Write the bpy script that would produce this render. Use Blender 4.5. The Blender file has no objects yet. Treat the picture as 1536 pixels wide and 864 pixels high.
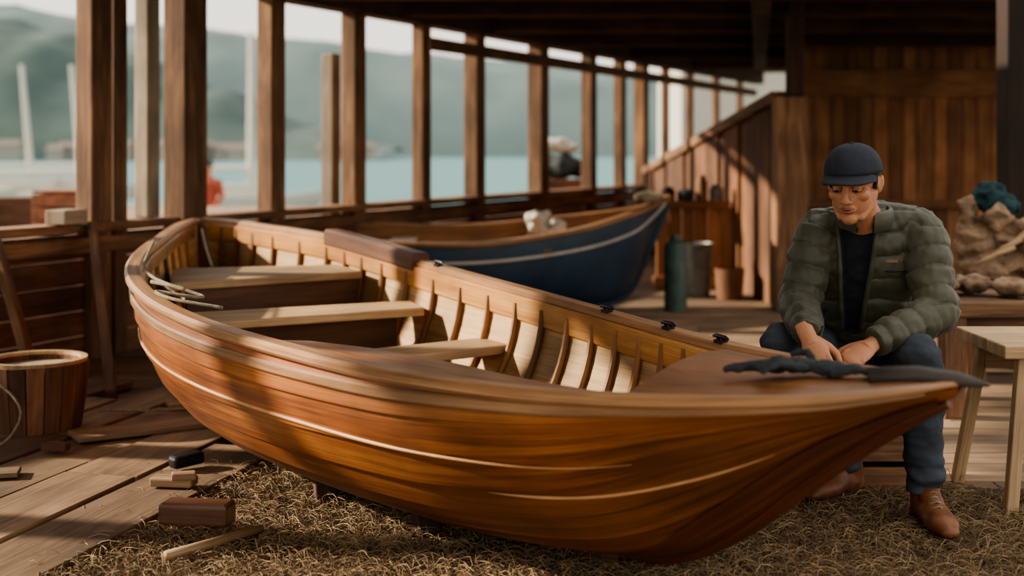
import bpy, math, random
from mathutils import Vector, Matrix, noise
from mathutils.bvhtree import BVHTree
random.seed(7)
V=Vector
scene=bpy.context.scene
def lin(c):
    r=[]
    for x in c[:3]:
        x=x/255.0
        r.append(x/12.92 if x<=.04045 else ((x+.055)/1.055)**2.4)
    return (r[0],r[1],r[2],1)
# ---------------------------------------------------------------- materials
def base_mat(name):
    m=bpy.data.materials.new(name); m.use_nodes=True
    nt=m.node_tree; b=nt.nodes['Principled BSDF']
    return m,nt,b
def wood(name,dark,mid,light,rough=.6,coat=0,sl=1.3,sw=14,bump=.25,var=.35,dirt=.35):
    m,nt,b=base_mat(name); N=nt.nodes.new; L=nt.links.new
    tc=N('ShaderNodeTexCoord'); mp=N('ShaderNodeMapping'); mp.inputs['Scale'].default_value=(sl,sw,1)
    L(tc.outputs['UV'],mp.inputs['Vector'])
    n1=N('ShaderNodeTexNoise'); n1.inputs['Scale'].default_value=1; n1.inputs['Detail'].default_value=7; n1.inputs['Roughness'].default_value=.62; n1.inputs['Distortion'].default_value=.7
    L(mp.outputs[0],n1.inputs['Vector'])
    mp2=N('ShaderNodeMapping'); mp2.inputs['Scale'].default_value=(sl*3,sw*9,1); L(tc.outputs['UV'],mp2.inputs['Vector'])
    n2=N('ShaderNodeTexNoise'); n2.inputs['Scale'].default_value=1; n2.inputs['Detail'].default_value=3; L(mp2.outputs[0],n2.inputs['Vector'])
    mx=N('ShaderNodeMix'); mx.data_type='FLOAT'; mx.inputs[0].default_value=.35
    L(n1.outputs['Fac'],mx.inputs[2]); L(n2.outputs['Fac'],mx.inputs[3])
    cr=N('ShaderNodeValToRGB'); e=cr.color_ramp.elements
    e[0].position=.32; e[0].color=lin(dark); e[1].position=.70; e[1].color=lin(light)
    k=e.new(.5); k.color=lin(mid)
    L(mx.outputs[0],cr.inputs[0])
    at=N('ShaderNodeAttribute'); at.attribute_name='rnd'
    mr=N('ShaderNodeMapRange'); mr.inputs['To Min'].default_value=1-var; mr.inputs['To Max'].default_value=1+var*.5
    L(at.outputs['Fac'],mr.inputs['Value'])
    n3=N('ShaderNodeTexNoise'); n3.inputs['Scale'].default_value=2.2; n3.inputs['Detail'].default_value=4; L(tc.outputs['Object'],n3.inputs['Vector'])
    mr3=N('ShaderNodeMapRange'); mr3.inputs['From Min'].default_value=.35; mr3.inputs['From Max'].default_value=.65; mr3.inputs['To Min'].default_value=1-dirt; mr3.inputs['To Max'].default_value=1.08
    L(n3.outputs['Fac'],mr3.inputs['Value'])
    mu=N('ShaderNodeMath'); mu.operation='MULTIPLY'; L(mr.outputs[0],mu.inputs[0]); L(mr3.outputs[0],mu.inputs[1])
    hs=N('ShaderNodeHueSaturation'); L(cr.outputs[0],hs.inputs['Color']); L(mu.outputs[0],hs.inputs['Value'])
    L(hs.outputs[0],b.inputs['Base Color'])
    b.inputs['Roughness'].default_value=rough
    b.inputs['Coat Weight'].default_value=coat; b.inputs['Coat Roughness'].default_value=.28
    bp=N('ShaderNodeBump'); bp.inputs['Strength'].default_value=bump; bp.inputs['Distance'].default_value=.004
    L(mx.outputs[0],bp.inputs['Height']); L(bp.outputs[0],b.inputs['Normal'])
    return m
def plain(name,c,rough=.7,var=.25,scale=12,bump=.2,metal=0,c2=None,dist=.004,sheen=0):
    m,nt,b=base_mat(name); N=nt.nodes.new; L=nt.links.new
    tc=N('ShaderNodeTexCoord'); n=N('ShaderNodeTexNoise'); n.inputs['Scale'].default_value=scale; n.inputs['Detail'].default_value=5
    L(tc.outputs['Object'],n.inputs['Vector'])
    cr=N('ShaderNodeValToRGB'); e=cr.color_ramp.elements; a=lin(c)
    if c2 is None:
        lo=tuple(x*(1-var) for x in a[:3])+(1,); hi=tuple(min(1,x*(1+var)) for x in a[:3])+(1,)
    else: lo=a; hi=lin(c2)
    e[0].position=.35; e[0].color=lo; e[1].position=.65; e[1].color=hi
    L(n.outputs['Fac'],cr.inputs[0]); L(cr.outputs[0],b.inputs['Base Color'])
    b.inputs['Roughness'].default_value=rough; b.inputs['Metallic'].default_value=metal
    if sheen: b.inputs['Sheen Weight'].default_value=sheen
    n2=N('ShaderNodeTexNoise'); n2.inputs['Scale'].default_value=scale*6; n2.inputs['Detail'].default_value=4; L(tc.outputs['Object'],n2.inputs['Vector'])
    bp=N('ShaderNodeBump'); bp.inputs['Strength'].default_value=bump; bp.inputs['Distance'].default_value=dist
    L(n2.outputs['Fac'],bp.inputs['Height']); L(bp.outputs[0],b.inputs['Normal'])
    return m
# ---------------------------------------------------------------- mesh builder
class MB:
    def __init__(s): s.v=[]; s.f=[]; s.uv=[]; s.m=[]; s.r=[]
    def face(s,idx,uv,mat,r): s.f.append(idx); s.uv.append(uv); s.m.append(mat); s.r.append(r)
    def box(s,p0,p1,w,h,mat=0,up=(0,0,1),r=None):
        p0=V(p0);p1=V(p1); d=p1-p0; L=d.length; d.normalize(); up=V(up)
        if abs(d.dot(up))>.97: up=V((0,1,0)) if abs(d.y)<.9 else V((1,0,0))
        sd=d.cross(up).normalized(); u2=sd.cross(d).normalized()
        if r is None: r=random.random()
        b=len(s.v)
        for p in (p0,p1):
            for a,c in ((-1,-1),(1,-1),(1,1),(-1,1)): s.v.append(p+sd*(a*w/2)+u2*(c*h/2))
        ou=random.random()*30; ov=random.random()*30
        per=[0,w,w+h,2*w+h,2*w+2*h]
        for i in range(4):
            j=(i+1)%4
            s.face([b+i,b+j,b+4+j,b+4+i],[(ou,ov+per[i]),(ou,ov+per[i+1]),(ou+L,ov+per[i+1]),(ou+L,ov+per[i])],mat,r)
        s.face([b+3,b+2,b+1,b],[(ou,ov),(ou+.01,ov+w),(ou+.02,ov+w),(ou+.02,ov)],mat,r)
        s.face([b+4,b+5,b+6,b+7],[(ou,ov),(ou+.01,ov+w),(ou+.02,ov+w),(ou+.02,ov)],mat,r)
    def grid(s,rows,mat=0,r=.5,closeu=False,flip=False,voff=None):
        b=len(s.v); n=len(rows[0])
        for R in rows: s.v.extend([V(p) for p in R])
        ul=[0]
        for i in range(1,len(rows)): ul.append(ul[-1]+(V(rows[i][n//2])-V(rows[i-1][n//2])).length)
        mid=rows[len(rows)//2]; vl=[0]
        for j in range(1,n+1): vl.append(vl[-1]+(V(mid[j%n])-V(mid[j-1])).length)
        ou=random.random()*30; ov=random.random()*30 if voff is None else voff
        for i in range(len(rows)-1):
            for j in range(n if closeu else n-1):
                k=(j+1)%n
                q=[b+i*n+j,b+i*n+k,b+(i+1)*n+k,b+(i+1)*n+j]
                t=[(ou+ul[i],ov+vl[j]),(ou+ul[i],ov+vl[j+1]),(ou+ul[i+1],ov+vl[j+1]),(ou+ul[i+1],ov+vl[j])]
                if flip: q.reverse(); t.reverse()
                s.face(q,t,mat,r)
        return b
    def sweep(s,path,sec,mat=0,r=None,up=(0,0,1),cap=True,scales=None):
        if r is None: r=random.random()
        path=[V(p) for p in path]; rows=[]; up=V(up); prev=None
        for i,p in enumerate(path):
            d=(path[min(i+1,len(path)-1)]-path[max(i-1,0)]).normalized()
            sd=d.cross(up)
            if sd.length<.05: sd=prev if prev is not None else V((1,0,0))
            sd.normalize(); prev=sd; u2=sd.cross(d).normalized(); k=scales[i] if scales else 1
            rows.append([p+sd*(a*k)+u2*(c*k) for a,c in sec])
        b=s.grid(rows,mat,r,closeu=True)
        if cap:
            n=len(sec); e=b+(len(rows)-1)*n
            s.face([b+i for i in range(n)][::-1],[(0,0)]*n,mat,r); s.face([e+i for i in range(n)],[(0,0)]*n,mat,r)
    def tube(s,path,rad,mat=0,seg=10,r=None,flat=1.0,up=(0,0,1),round_=False):
        path=[V(p) for p in path]; n=len(path)
        if not isinstance(rad,(list,tuple)): rad=[rad]*n
        rad=list(rad)
        fl=list(flat) if isinstance(flat,(list,tuple)) else [flat]*n
        if round_:
            d0=(path[0]-path[1]).normalized(); d1=(path[-1]-path[-2]).normalized()
            path=[path[0]+d0*rad[0]*.85,path[0]+d0*rad[0]*.5]+path+[path[-1]+d1*rad[-1]*.5,path[-1]+d1*rad[-1]*.85]
            rad=[rad[0]*.4,rad[0]*.85]+rad+[rad[-1]*.85,rad[-1]*.4]; fl=[fl[0]]*2+fl+[fl[-1]]*2
        if r is None: r=random.random()
        rows=[]; up=V(up); sd=None
        for i,p in enumerate(path):
            d=(path[min(i+1,len(path)-1)]-path[max(i-1,0)]).normalized()
            if sd is None:
                sd=d.cross(up)
                if sd.length<.1: sd=d.cross(V((0,1,0)))
                if sd.length<.1: sd=d.cross(V((1,0,0)))
            sd=(sd-d*sd.dot(d)).normalized(); u2=sd.cross(d).normalized()
            rows.append([p+sd*(rad[i]*math.cos(2*math.pi*k/seg))+u2*(rad[i]*fl[i]*math.sin(2*math.pi*k/seg)) for k in range(seg)])
        b=s.grid(rows,mat,r,closeu=True); e=b+(len(rows)-1)*seg
        s.face([b+i for i in range(seg)][::-1],[(0,0)]*seg,mat,r); s.face([e+i for i in range(seg)],[(0,0)]*seg,mat,r)
    def ell(s,c,rad,mat=0,rot=None,seg=16,rings=10,r=None,zmin=None):
        c=V(c); rows=[]
        if r is None: r=random.random()
        for i in range(rings+1):
            a=-math.pi/2+math.pi*i/rings; a=max(-1.52,min(1.52,a)); row=[]
            for k in range(seg):
                p=V((rad[0]*math.cos(a)*math.cos(2*math.pi*k/seg),rad[1]*math.cos(a)*math.sin(2*math.pi*k/seg),rad[2]*math.sin(a)))
                if rot: p=rot@p
                row.append(c+p)
            rows.append(row)
        b=s.grid(rows,mat,r,closeu=True); e=b+rings*seg
        s.face([b+i for i in range(seg)][::-1],[(0,0)]*seg,mat,r); s.face([e+i for i in range(seg)],[(0,0)]*seg,mat,r)
    def lathe(s,c,prof,mat=0,seg=28,r=.5):
        c=V(c)
        rows=[[c+V((q[0]*math.cos(2*math.pi*k/seg),q[0]*math.sin(2*math.pi*k/seg),q[1])) for k in range(seg)] for q in prof]
        s.grid(rows,mat,r,closeu=True)
    def prism(s,poly,h,mat=0,r=None,udir=None):
        if r is None: r=random.random()
        poly=[V(p) for p in poly]; n=len(poly); b=len(s.v); dn=V((0,0,-h))
        s.v.extend(poly); s.v.extend([p+dn for p in poly])
        u=V(udir).normalized() if udir else (poly[1]-poly[0]).normalized(); w=V((0,0,1)).cross(u)
        o=random.random()*20
        uv=[(p.dot(u)+o,p.dot(w)+o) for p in poly]
        s.face(list(range(b,b+n)),uv,mat,r); s.face([b+n+i for i in range(n)][::-1],uv[::-1],mat,r)
        for i in range(n):
            j=(i+1)%n
            s.face([b+i,b+n+i,b+n+j,b+j],[uv[i],(uv[i][0],uv[i][1]+h),(uv[j][0],uv[j][1]+h),uv[j]],mat,r)
    def mesh(s,name):
        me=bpy.data.meshes.new(name); me.from_pydata([tuple(p) for p in s.v],[],s.f)
        uvl=me.uv_layers.new(name='UVMap'); flat=[]
        for u in s.uv:
            for a in u: flat.extend(a)
        uvl.data.foreach_set('uv',flat)
        at=me.attributes.new('rnd','FLOAT','FACE'); at.data.foreach_set('value',s.r)
        me.polygons.foreach_set('material_index',s.m)
        return me
    def build(s,name,mats,parent=None,smooth=False,bevel=0,fixn=True,sub=0,angle=None):
        me=s.mesh(name)
        if fixn:
            import bmesh
            bm=bmesh.new(); bm.from_mesh(me); bmesh.ops.recalc_face_normals(bm,faces=bm.faces); bm.to_mesh(me); bm.free()
        ob=bpy.data.objects.new(name,me); scene.collection.objects.link(ob)
        for m in mats: me.materials.append(m)
        if smooth: me.polygons.foreach_set('use_smooth',[True]*len(me.polygons))
        if angle: me.set_sharp_from_angle(angle=math.radians(angle))
        if bevel:
            md=ob.modifiers.new('b','BEVEL'); md.width=bevel; md.segments=2; md.limit_method='ANGLE'; md.angle_limit=.6
        if sub:
            md=ob.modifiers.new('s','SUBSURF'); md.levels=sub; md.render_levels=sub
        if parent: ob.parent=parent
        return ob
def empty(name,loc=(0,0,0)):
    e=bpy.data.objects.new(name,None); scene.collection.objects.link(e); e.empty_display_size=.1; return e
def remesh(mb,name,voxel,mats,smooth=4,fn=None,matfn=None,parent=None,matrix=None,sub=0):
    me=mb.mesh(name+'_t'); ob=bpy.data.objects.new(name+'_t',me); scene.collection.objects.link(ob)
    md=ob.modifiers.new('r','REMESH'); md.mode='VOXEL'; md.voxel_size=voxel
    if smooth:
        ms=ob.modifiers.new('s','SMOOTH'); ms.iterations=smooth; ms.factor=.5
    dg=bpy.context.evaluated_depsgraph_get(); dg.update()
    nm=bpy.data.meshes.new_from_object(ob.evaluated_get(dg)); bpy.data.objects.remove(ob)
    nm.name=name
    if fn:
        new=[]
        for v in nm.vertices: new.append(fn(v.co.copy(),v.normal.copy()))
        for v,c in zip(nm.vertices,new): v.co=c
    nm.materials.clear()
    for m in mats: nm.materials.append(m)
    for p in nm.polygons:
        p.use_smooth=True; p.material_index=matfn(p.center,p.normal) if matfn else 0
    o2=bpy.data.objects.new(name,nm); scene.collection.objects.link(o2)
    if matrix: o2.matrix_world=matrix
    if parent: o2.parent=parent
    return o2
# ---------------------------------------------------------------- palette
M_post=wood('post_timber',(76,56,40),(126,92,66),(178,138,100),rough=.8,sw=9,bump=.5)
M_postl=wood('pale_timber',(134,118,102),(170,152,130),(196,182,160),rough=.85,sw=9)
M_beam=wood('beam_timber',(50,34,24),(84,58,40),(120,86,60),rough=.8,sw=9,bump=.4)
M_ceil=wood('ceiling_boards',(60,42,28),(92,64,44),(122,90,64),rough=.9,sw=7)
M_wall=wood('wall_boards',(70,48,34),(116,80,56),(152,110,78),rough=.85,sw=8,var=.4)
M_back=wood('back_wall_boards',(126,82,54),(172,120,80),(204,154,108),rough=.8,sw=8,var=.45)
M_darkpost=wood('dark_post_timber',(34,24,18),(54,38,28),(76,54,40),rough=.85,sw=9)
M_floor=wood('floor_boards',(104,84,66),(148,122,96),(182,156,126),rough=.8,sw=10,bump=.6,var=.45)
M_deck=wood('deck_planks',(88,70,54),(138,112,86),(174,146,114),rough=.75,sw=8,bump=.8,var=.45)
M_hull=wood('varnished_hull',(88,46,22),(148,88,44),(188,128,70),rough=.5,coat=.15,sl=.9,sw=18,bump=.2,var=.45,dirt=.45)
M_apron=wood('stem_mahogany',(70,34,18),(112,60,32),(146,86,48),rough=.5,coat=.15,sl=.9,sw=18,bump=.2)
M_rail=wood('varnished_rail',(118,82,54),(170,126,86),(206,164,118),rough=.5,coat=.2,sl=1.2,sw=30,bump=.15,dirt=.4)
M_amber=wood('amber_inwale',(152,100,50),(194,138,76),(220,172,108),rough=.45,coat=.25,sl=1.2,sw=22,bump=.1)
M_darkw=wood('walnut_trim',(64,40,28),(98,62,42),(130,88,60),rough=.5,coat=.2,sl=1.5,sw=20,bump=.1)
M_inner=wood('pale_planking',(156,122,80),(200,162,112),(226,192,142),rough=.65,sl=1,sw=14,bump=.15,var=.25,dirt=.35)
M_rib=wood('rib_wood',(108,74,42),(152,106,62),(188,138,88),rough=.6,sw=20)
M_thw=wood('thwart_wood',(148,120,88),(196,164,124),(226,198,160),rough=.6,sl=1.2,sw=16)
M_deckb=wood('foredeck_wood',(104,64,36),(152,100,58),(188,136,86),rough=.5,coat=.15,sl=2,sw=10,bump=.2)
M_strip=plain('pale_moulding',(196,148,102),rough=.45,var=.12)
M_blue=plain('blue_hull_paint',(42,62,80),rough=.5,var=.2,scale=4)
M_white=plain('white_paint',(190,184,172),rough=.5,var=.08)
M_rope=plain('rope_fibre',(150,138,118),rough=.9,scale=80,bump=.8)
M_iron=plain('dark_iron',(40,40,42),rough=.45,metal=.6)
M_darkcloth=plain('charcoal_cloth',(56,60,62),rough=.95,scale=25,bump=.6)
M_grey=plain('galvanised',(112,112,106),rough=.5,metal=.3)
M_green=plain('green_enamel',(66,88,78),rough=.45)
M_sack=plain('burlap',(104,84,66),rough=.95,scale=10,bump=1,c2=(160,134,108),dist=.01)
M_teal=plain('teal_cloth',(30,60,64),rough=.9)
# ---------------------------------------------------------------- helpers for the place
def wx(Y): return .485*Y-5.99   # seaward wall line
WD=V((.485,1,0)).normalized()
CEIL=2.25
mb=MB(); y=-1.0
while y<20.5:
    w=random.uniform(.13,.17); x=-9.0+random.uniform(-2,0)
    x=max(x,wx(y)-.3); 
    while x<7:
        L=random.uniform(2.4,4.2); x1=min(x+L,7.2)
        dz=random.uniform(-.004,.0)
        mb.box((x,y+w/2,-.03+dz),(x1-.006,y+w/2,-.03+dz),w-.010,.06)
        x=x1
        if x>=7: break
    y+=w
floor=mb.build('floor',[M_floor],bevel=.004)
mb=MB(); mb.box((-12,9,-.35),(16,9,-.35),24,.5); mb.build('ground',[plain('dark_earth',(90,74,58),rough=1)])
e0=V((-1.33,3.3,0)); e1=V((-.90,4.95,0)); dd=(e1-e0).normalized(); dn=V((-dd.y,dd.x,0))
mb=MB(); off=0; k=0
while off<3.6:
    w=random.choice([.2,.24,.28,.3]); c=e0+dn*(off+w/2)
    s=-2.0
    end=[1.75,2.1,2.0,2.3][k%4]+off*.6
    while s<end:
        L=random.uniform(1.2,2.2); a=c+dd*s; s2=min(s+L,end)
        bpt=c+dd*(s2-.010)
        if bpt.x<wx(bpt.y)+.25 or a.x<wx(a.y)+.25: break
        z=.022+random.uniform(-.005,.007)
        mb.box(a+V((0,0,z)),bpt+V((0,0,z+random.uniform(-.004,.004))),w-.014,.036)
        s+=L
    off+=w; k+=1
mb.build('plank_deck',[M_deck],bevel=.005)
mb=MB()
mb.box((-1.75,5.1,.058),(-1.2,5.45,.058),.18,.02); mb.box((-1.55,5.75,.057),(-1.1,5.95,.057),.12,.02); mb.box((-2.15,4.45,.056),(-1.75,4.55,.056),.1,.018)
mb.build('loose_planks',[M_floor],bevel=.004)
# seaward low wall
mb=MB()
A=lambda Y,z,o=0: V((wx(Y),Y,z))+V((-WD.y,WD.x,0))*o
for i in range(5):
    z=.07+.145*i; mb.box(A(2,z),A(20,z),.03,.14,up=(0,0,1))
mb.build('wall_left',[M_wall],bevel=.004)
mb=MB(); mb.box(A(2,.76),A(20,.76),.2,.05); mb.box(A(2,.66,-.05),A(20,.66,-.05),.05,.09)
mb.build('trim_1',[M_post],bevel=.006)
posts=[(3.4,.16),(4.3,.16),(5.2,.18),(6.1,.16),(7.38,.15),(7.54,.10),(8.03,.2),(8.9,.15),(9.84,.15),(10.78,.13),(11.65,.16),(12.9,.18),(14.1,.15),(14.95,.13),(15.6,.16),(16.4,.1),(17.3,.1),(18.4,.1),(19.5,.1)]
for Y,w in posts:
    mb=MB(); o=-.06 if w>=.2 else 0
    mb.box(A(Y,.0,o),A(Y,CEIL,o),w*.9,w*1.05,up=(WD.x,WD.y,0))
    mb.build('wall_post',[M_post],bevel=.012)
for Y,h,o in ((7.80,CEIL-.01,.02),(9.88,1.95,.24)):
    mb=MB(); mb.box(A(Y,.79 if o<.1 else .48,o),A(Y,h,o),.11,.11,up=(WD.x,WD.y,0)); mb.build('pale_post',[M_postl],bevel=.01)
mb=MB(); mb.box(A(1.5,CEIL+.09),A(20.5,CEIL+.09),.18,.18); mb.build('eave_beam',[M_beam],bevel=.01)
mb=MB(); mb.box(A(10.74,CEIL-.16,-.10),A(20,CEIL-.16,-.10),.04,.11); mb.build('trim_2',[M_post],bevel=.01)
# ceiling of boards; unseen front right opened for sky fill, left strip shades bow
mb=MB(); y=.4
while y<20.4:
    x0=wx(y)-.35
    mb.box((x0,y+.12,CEIL+.2),(7.2 if y>7.9 else .9,y+.12,CEIL+.2),.24,.03); y+=.245
mb.build('ceiling',[M_ceil],bevel=.003)
mb=MB()
for y in (.8,2.5,4.3,6.2,7.7,9.25,10.4,11.8,13.4,15.2,17.2): mb.box((wx(y)-.2,y,CEIL+.11),(7.2,y,CEIL+.11),.14,.15)
mb.box((1.6,8.2,CEIL+.02),(3.1,16,CEIL+.02),.14,.14); 
mb.build('ceiling_beams',[M_beam],bevel=.01)
mb=MB(); x=3.25
while x<7.3:
    w=random.uniform(.14,.2); mb.box((x+w/2,14.5+random.uniform(0,.02),0),(x+w/2,14.5,CEIL+.2),w-.012,.03,up=(0,1,0)); x+=w
mb.box((3.25,14.44,1.95),(7.3,14.44,1.95),.1,.3)
mb.box((3.25,14.56,1.15),(7.3,14.56,1.15),.03,2.4)
mb.build('wall_back',[M_back],bevel=.004)
# unseen right-hand side left open to light the back wall: posts only
for yy in (8.2,11.4,14.4):
    mb=MB(); mb.box((6.9,yy,0),(6.9,yy,CEIL+.04),.16,.16,up=(0,1,0)); mb.build('side_post',[M_post],bevel=.01)
mb=MB(); mb.box((2.80,7.1,0),(2.80,7.1,CEIL+.1),.17,.17,up=(0,1,0)); mb.build('corner_post',[M_darkpost],bevel=.01)
# slanted side partition with newel post
mb=MB(); n=22
P1=V((1.62,15,.97)); P2=V((2.06,9.75,1.575))
for i in range(n):
    f0=i/n; f1=(i+.985)/n; a=P1.lerp(P2,f0); b=P1.lerp(P2,f1)
    bb=len(mb.v); mb.v.extend([V((a.x,a.y,0)),V((b.x,b.y,0)),b.copy(),a.copy()]); r=random.random(); 
    mb.face([bb,bb+1,bb+2,bb+3],[(0,i*.3),(0,i*.3+.25),(b.z,i*.3+.25),(a.z,i*.3)],0,r)
ob=mb.build('partition',[M_wall]); md=ob.modifiers.new('s','SOLIDIFY'); md.thickness=.03
mb=MB(); mb.box(P1+V((0,.3,-.02)),P2+V((-.02,0,.03)),.14,.09); mb.build('slanted_rail',[M_post],bevel=.01)
mb=MB(); mb.box((2.08,9.6,0),(2.08,9.6,1.60),.24,.2,up=(0,1,0)); mb.box((2.12,9.6,1.60),(2.12,9.6,CEIL+.1),.12,.12,up=(0,1,0),r=0,mat=1)
mb.build('newel_post',[M_post,M_beam],bevel=.015)
mb=MB(); x=1.25
while x<1.86:
    mb.box((x+.055,11.1,0),(x+.055,11.1,.7),.106,.03,up=(0,1,0)); x+=.112
x=2.2
while x<4.5:
    mb.box((x+.055,11.1,0),(x+.055,11.1,.7),.106,.03,up=(0,1,0)); x+=.112
mb.box((1.22,11.08,.73),(1.88,11.08,.73),.16,.06); mb.box((2.1,11.08,.73),(4.55,11.08,.73),.16,.06); mb.box((1.22,11.05,.06),(1.88,11.05,.06),.04,.1)
mb.build('low_panel_wall',[M_back],bevel=.006)
# ---------------------------------------------------------------- HULLS
class Hull:
    def __init__(s,st): s.st=st
    def q(s,k,t):
        a=s.st; n=len(a)-1; t=max(0,min(n,t)); i=min(int(t),n-1); f=t-i
        def g(j):
            if j<0: return V(a[0][k])*2-V(a[1][k])
            if j>n: return V(a[n][k])*2-V(a[n-1][k])
            return V(a[j][k])
        p0,p1,p2,p3=g(i-1),g(i),g(i+1),g(i+2)
        return .5*((2*p1)+(p2-p0)*f+(2*p0-5*p1+4*p2-p3)*f*f+(3*p1-p0-3*p2+p3)*f**3)
    def near(s,t): return s.q(0,t)
    def far(s,t): return s.q(1,t)
    def keel(s,t): return s.q(2,t)
    def m(s,t):
        a=s.st; n=len(a)-1; t=max(0,min(n,t)); i=min(int(t),n-1); f=t-i
        return a[i][3]*(1-f)+a[i+1][3]*f
    def pt(s,t,side,th,inset=0,out=0):
        G=s.near(t) if side==0 else s.far(t); K=s.keel(t); m=s.m(t)
        o=s.far(t) if side==0 else s.near(t); w=(G-o); w.z=0; W=w.length
        if W>1e-4: w.normalize()
        G=G+w*(out-min(inset,W*.45)); K=K+V((0,0,inset*.8-out*.5))
        l=max(0,math.sin(th))**(2/m); h=1-max(0,math.cos(th))**(2/m)
        return V((K.x+(G.x-K.x)*l,K.y+(G.y-K.y)*l,K.z+(G.z-K.z)*h))
    def th_h(s,t,h): return math.acos(min(1,max(0,(1-h))**(s.m(t)/2)))
stA=[ # near, far, keel, exponent
((-1.80,7.28,.785),(-1.77,7.32,.785),(-1.70,7.15,.28),1.6),
((-1.78,6.80,.775),(-1.58,7.25,.775),(-1.60,6.93,.18),1.75),
((-1.67,6.10,.765),(-1.31,6.94,.765),(-1.44,6.48,.12),1.9),
((-1.57,5.42,.745),(-.92,6.47,.745),(-1.20,5.95,.08),2.0),
((-1.44,4.87,.71),(-.62,6.05,.71),(-1.0,5.45,.06),2.05),
((-1.24,4.42,.67),(-.25,5.42,.67),(-.73,4.92,.05),2.05),
((-.98,4.03,.64),(.07,4.89,.64),(-.42,4.48,.05),2.0),
((-.66,3.66,.62),(.31,4.46,.62),(-.14,4.10,.055),1.95),
((-.32,3.30,.61),(.49,4.08,.61),(.14,3.80,.06),1.8),
((.02,3.04,.61),(.63,3.74,.61),(.42,3.55,.085),1.5),
((.31,2.84,.63),(.757,3.37,.63),(.58,3.31,.22),1.2),
((.60,2.69,.66),(.885,3.02,.66),(.74,3.03,.45),1.05),
((.79,2.68,.68),(.935,2.86,.68),(.86,2.86,.595),1.05),
((.955,2.735,.69),(.965,2.745,.69),(.95,2.745,.67),1.05)]
H=Hull(stA); NT=13
boat=empty('wooden_rowing_boat')
def hull_shell(H,NT,parent,matO,matI,ns=8,samples=78,lap=.014,pre='hull'):
    mb=MB()
    ts=[NT*i/samples for i in range(samples+1)]
    for side in (0,1):
        for k in range(ns):
            a0=math.pi/2*k/ns; a1=math.pi/2*(k+1)/ns; rows=[]
            for t in ts:
                fade=min(1,(NT-t)/1.5,(t+.2)/1.0)
                row=[]
                for j in range(5):
                    f=j/4; row.append(H.pt(t,side,a0+(a1-a0)*f,out=lap*(1-f)*fade))
                row.insert(0,H.pt(t,side,a0,out=0))
                rows.append(row)
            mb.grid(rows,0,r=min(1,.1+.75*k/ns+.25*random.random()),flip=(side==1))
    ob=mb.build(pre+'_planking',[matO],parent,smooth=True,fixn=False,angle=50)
    mb=MB()
    for side in (0,1):
        rows=[[H.pt(t,side,math.pi/2*j/16,inset=.028) for j in range(17)] for t in ts]
        for k in range(8):
            mb.grid([[r[j] for j in (2*k,2*k+1,2*k+2)] for r in rows],0,r=random.random(),flip=(side==0))
    mb.build(pre+'_lining',[matI],parent,smooth=True,fixn=False)
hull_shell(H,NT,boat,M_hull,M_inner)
def rrect(w,h,ox=0,oz=0,c=.3):
    k=min(w,h)*c; a=w/2;b=h/2
    return [(x+ox,z+oz) for x,z in ((-a+k,-b),(a-k,-b),(a,-b+k),(a,b-k),(a-k,b),(-a+k,b),(-a,b-k),(-a,-b+k))]
T=lambda a,b,n:[a+(b-a)*i/n for i in range(n+1)]
mb=MB()
sc=[1 if i<64 else 1-.68*(i-64)/26 for i in range(91)]
mb.sweep([H.near(t)+V((0,0,.012)) for t in T(0,NT,90)],rrect(.066,.034),0,r=.8,scales=sc)
mb.sweep([H.far(t)+V((0,0,.012)) for t in T(0,NT,90)],rrect(.066,.034),0,r=.6,scales=sc)
for side in (0,1):
    mb.sweep([H.pt(t,side,math.pi/2*.945,out=.010) for t in T(.1,NT-.5,80)],rrect(.022,.034),0,r=.3,scales=[min(1,.2+(80-i)/25) for i in range(81)])
mb.build('gunwale_cap',[M_rail,M_darkw],boat,smooth=True,angle=40)
mb=MB()
for side in (0,1):
    for h,w,t0,tt in ((.66,.010,.1,9.7),(.49,.007,8.5,10.7)):
        path=[]
        for t in T(t0,tt,80):
            th=H.th_h(t,h); path.append(H.pt(t,side,th,out=.013))
        sc2=[min(1,.1+(80-i)/20,.1+i/14 if t0>1 else 1) for i in range(81)]
        mb.sweep(path,rrect(w,w*1.1),0,r=.5,scales=sc2)
mb.build('mouldings',[M_strip],boat,smooth=True)
# broad stem apron plank on both bows
mb=MB()
for side in (0,1):
    rows=[]
    for i in range(41):
        t=8.8+(12.7-8.8)*i/40; hh=.03+.42*min(1,(t-8.8)/2.4); th1=H.th_h(t,hh)
        row=[H.pt(t,side,th1,out=-.004)]+[H.pt(t,side,th1*(1-j/5),out=.024) for j in range(6)]
        rows.append(row)
    mb.grid(rows,0,r=.5,flip=(side==0))
mb.build('stem_apron',[M_apron],boat,smooth=True,angle=40)
mb=MB()
def inner_path(side,a,b,n,inset,dz):
    out=[]
    for t in T(a,b,n):
        p=H.pt(t,side,math.pi/2,inset=inset); out.append(p+V((0,0,dz)))
    return out
mb.sweep(inner_path(1,.4,9.3,70,.035,-.045),rrect(.026,.095),0,r=.7)
mb.sweep(inner_path(0,.4,8.8,70,.040,-.040),rrect(.026,.07),1,r=.4)
mb.build('inwale',[M_amber,M_rail],boat,smooth=True,angle=40)
mb=MB(); mb.sweep(inner_path(1,3.05,4.6,20,.012,.03),rrect(.085,.085,0,-.012,.15),0,r=.6)
mb.sweep([H.keel(t)+V((0,0,-.025)) for t in T(.2,8.6,40)],rrect(.05,.07),0,r=.5)
stem=[H.keel(t)+V((0,0,-.010)) for t in T(8.4,NT-.1,40)]
mb.sweep(stem,rrect(.045,.045),1,r=.3,scales=[min(1,.35+(40-i)/14) for i in range(41)])
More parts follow.
